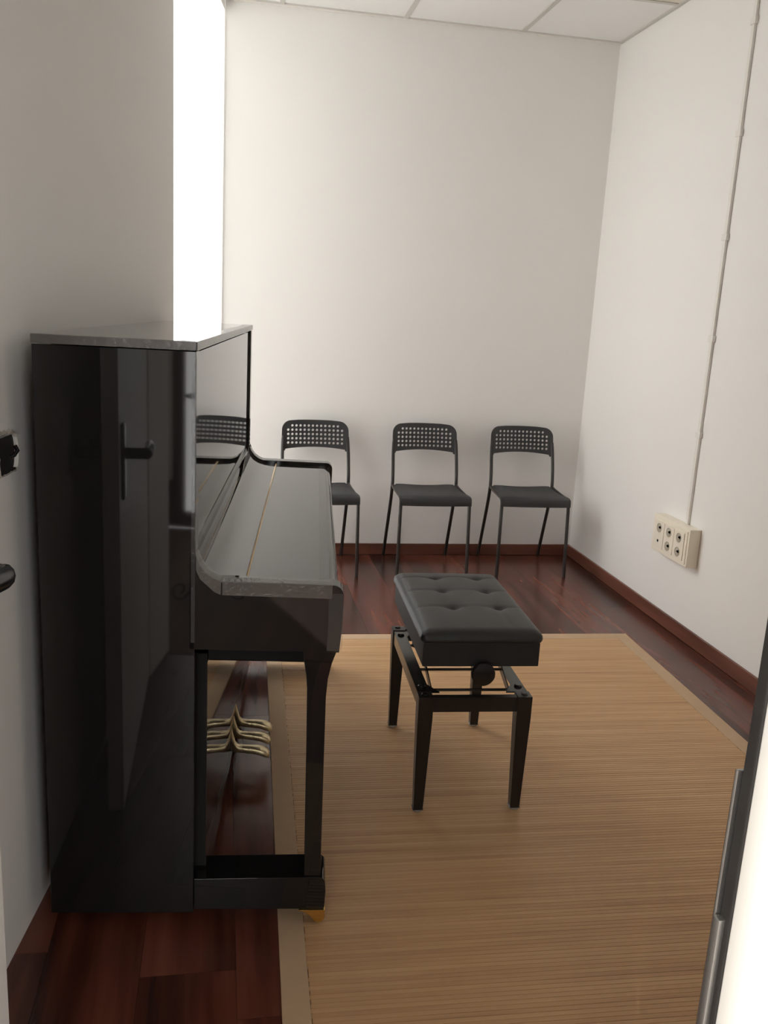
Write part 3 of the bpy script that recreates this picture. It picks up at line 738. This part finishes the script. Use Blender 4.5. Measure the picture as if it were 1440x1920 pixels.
# ------------------------------------------------------------------ hall behind the camera (seen in the lacquer)
HX0, HX1 = -2.2, 1.6
struct('floor', bx(HX0, HX1, HY, YF-.23, -.06, 0), 'hall_floor', 'lighter wooden floor of the hall outside the doorway', smooth=0)
struct('ceiling', bx(HX0, HX1, HY, .2, ZC, ZC+.05), 'hall', 'plain ceiling of the hall outside', smooth=0)
struct('wall_hall_left', bx(HX0-.1, HX0, HY-.1, .43, 0, ZC+.05), 'hall', 'beige wall on the left of the hall outside', smooth=0)
struct('wall_hall_right', bx(HX1, HX1+.1, HY-.1, .2, 0, ZC+.05), 'hall', 'beige wall on the right of the hall outside', smooth=0)
bm = bmesh.new()
box(bm, HX0, -1.80, HY-.1, HY, 0, ZC+.05); box(bm, -.39, .36, HY-.1, HY, 0, ZC+.05); box(bm, .36, 1.56, HY-.1, HY, 2.55, ZC+.05); box(bm, 1.56, HX1, HY-.1, HY, 0, ZC+.05)
box(bm, -1.80, -.39, HY-.1, HY, 2.55, ZC+.05); box(bm, -1.80, -1.06, HY-.1, HY, 0, .35)
struct('wall_street', bm, 'hall', 'street wall of the hall with its glazed front', smooth=0)
w2 = struct_empty('window_2', 'glazed street front of the hall with brown posts, right bay added for fill light')
for a, b, z0 in ((-1.80, -1.75, .35), (-1.06, -.93, 0), (-.45, -.39, 0), (.36, .42, 0), (1.50, 1.56, 0)): obj('post', bx(a, b, HY-.08, HY-.02, z0, 2.55), 'brown_frame', w2, bevel=.003)
for a, b in ((-.93, -.45), (.42, 1.50)):  # the right bay is added, unseen, to send fill light through the doorway
    obj('rail', bx(a, b, HY-.08, HY-.02, 0, .09), 'brown_frame', w2, bevel=.003); obj('rail', bx(a, b, HY-.08, HY-.02, 2.49, 2.55), 'brown_frame', w2, bevel=.003)
    obj('pane', bx(a, b, HY-.053, HY-.047, .09, 2.49), 'glass', w2, smooth=0)
obj('pane', bx(-1.75, -1.06, HY-.053, HY-.047, .35, 2.55), 'glass', w2, smooth=0)
cl = thing('curtain', 'pale pleated curtain mirrored in the side of the piano', 'curtain', (-1.40, HY+.06, 0))
bm = bmesh.new()
sheet(bm, [[(-.42+.84*k/90, .022*math.sin(k*.75)+.008*math.sin(k*.31+1), z) for k in range(91)] for z in (2.52, .30)], .0015)
obj('drape', bm, 'curtain', cl, smooth=60)
bm = bmesh.new(); tube(bm, [(-.45, 0, 2.53), (.45, 0, 2.53)], .012, 8); obj('rod', bm, 'iron', cl)
# wrought iron plant stand, mirrored in the side of the piano
ps = thing('plant_stand', 'black wrought iron plant stand with scroll feet, mirrored in the side of the piano', 'plant stand', (-.50, -.50, 0))
for k in range(3):
    a = R(20+120*k); c, s_ = math.cos(a), math.sin(a)
    pr = [(.012, .92), (.020, .70), (.045, .40), (.085, .14), (.098, .06)]
    for j in range(15):
        t = j/14; ang = R(200+430*t); rad = .048*(1-.72*t); pr.append((.150+rad*math.cos(ang), .052+rad*math.sin(ang)))
    bm = bmesh.new(); tube(bm, smoothpath([(x*c, x*s_, z) for x, z in pr], 3), .0045, 8); obj('leg', bm, 'iron', ps)
for z, r_ in ((.92, .11), (.42, .045)):
    bm = bmesh.new(); tube(bm, [(r_*math.cos(R(15*k)), r_*math.sin(R(15*k)), z) for k in range(25)], .005, 8); obj('hoop', bm, 'iron', ps)
portal('street_portal', Vector((.96, HY-.09, 1.3)), basis(Vector((1, 0, 0)), Vector((0, 0, 1)), Vector((0, -1, 0))), 1.14, 2.55)
portal('street_portal', Vector((-1.10, HY-.09, 1.3)), basis(Vector((1, 0, 0)), Vector((0, 0, 1)), Vector((0, -1, 0))), 1.42, 2.55)
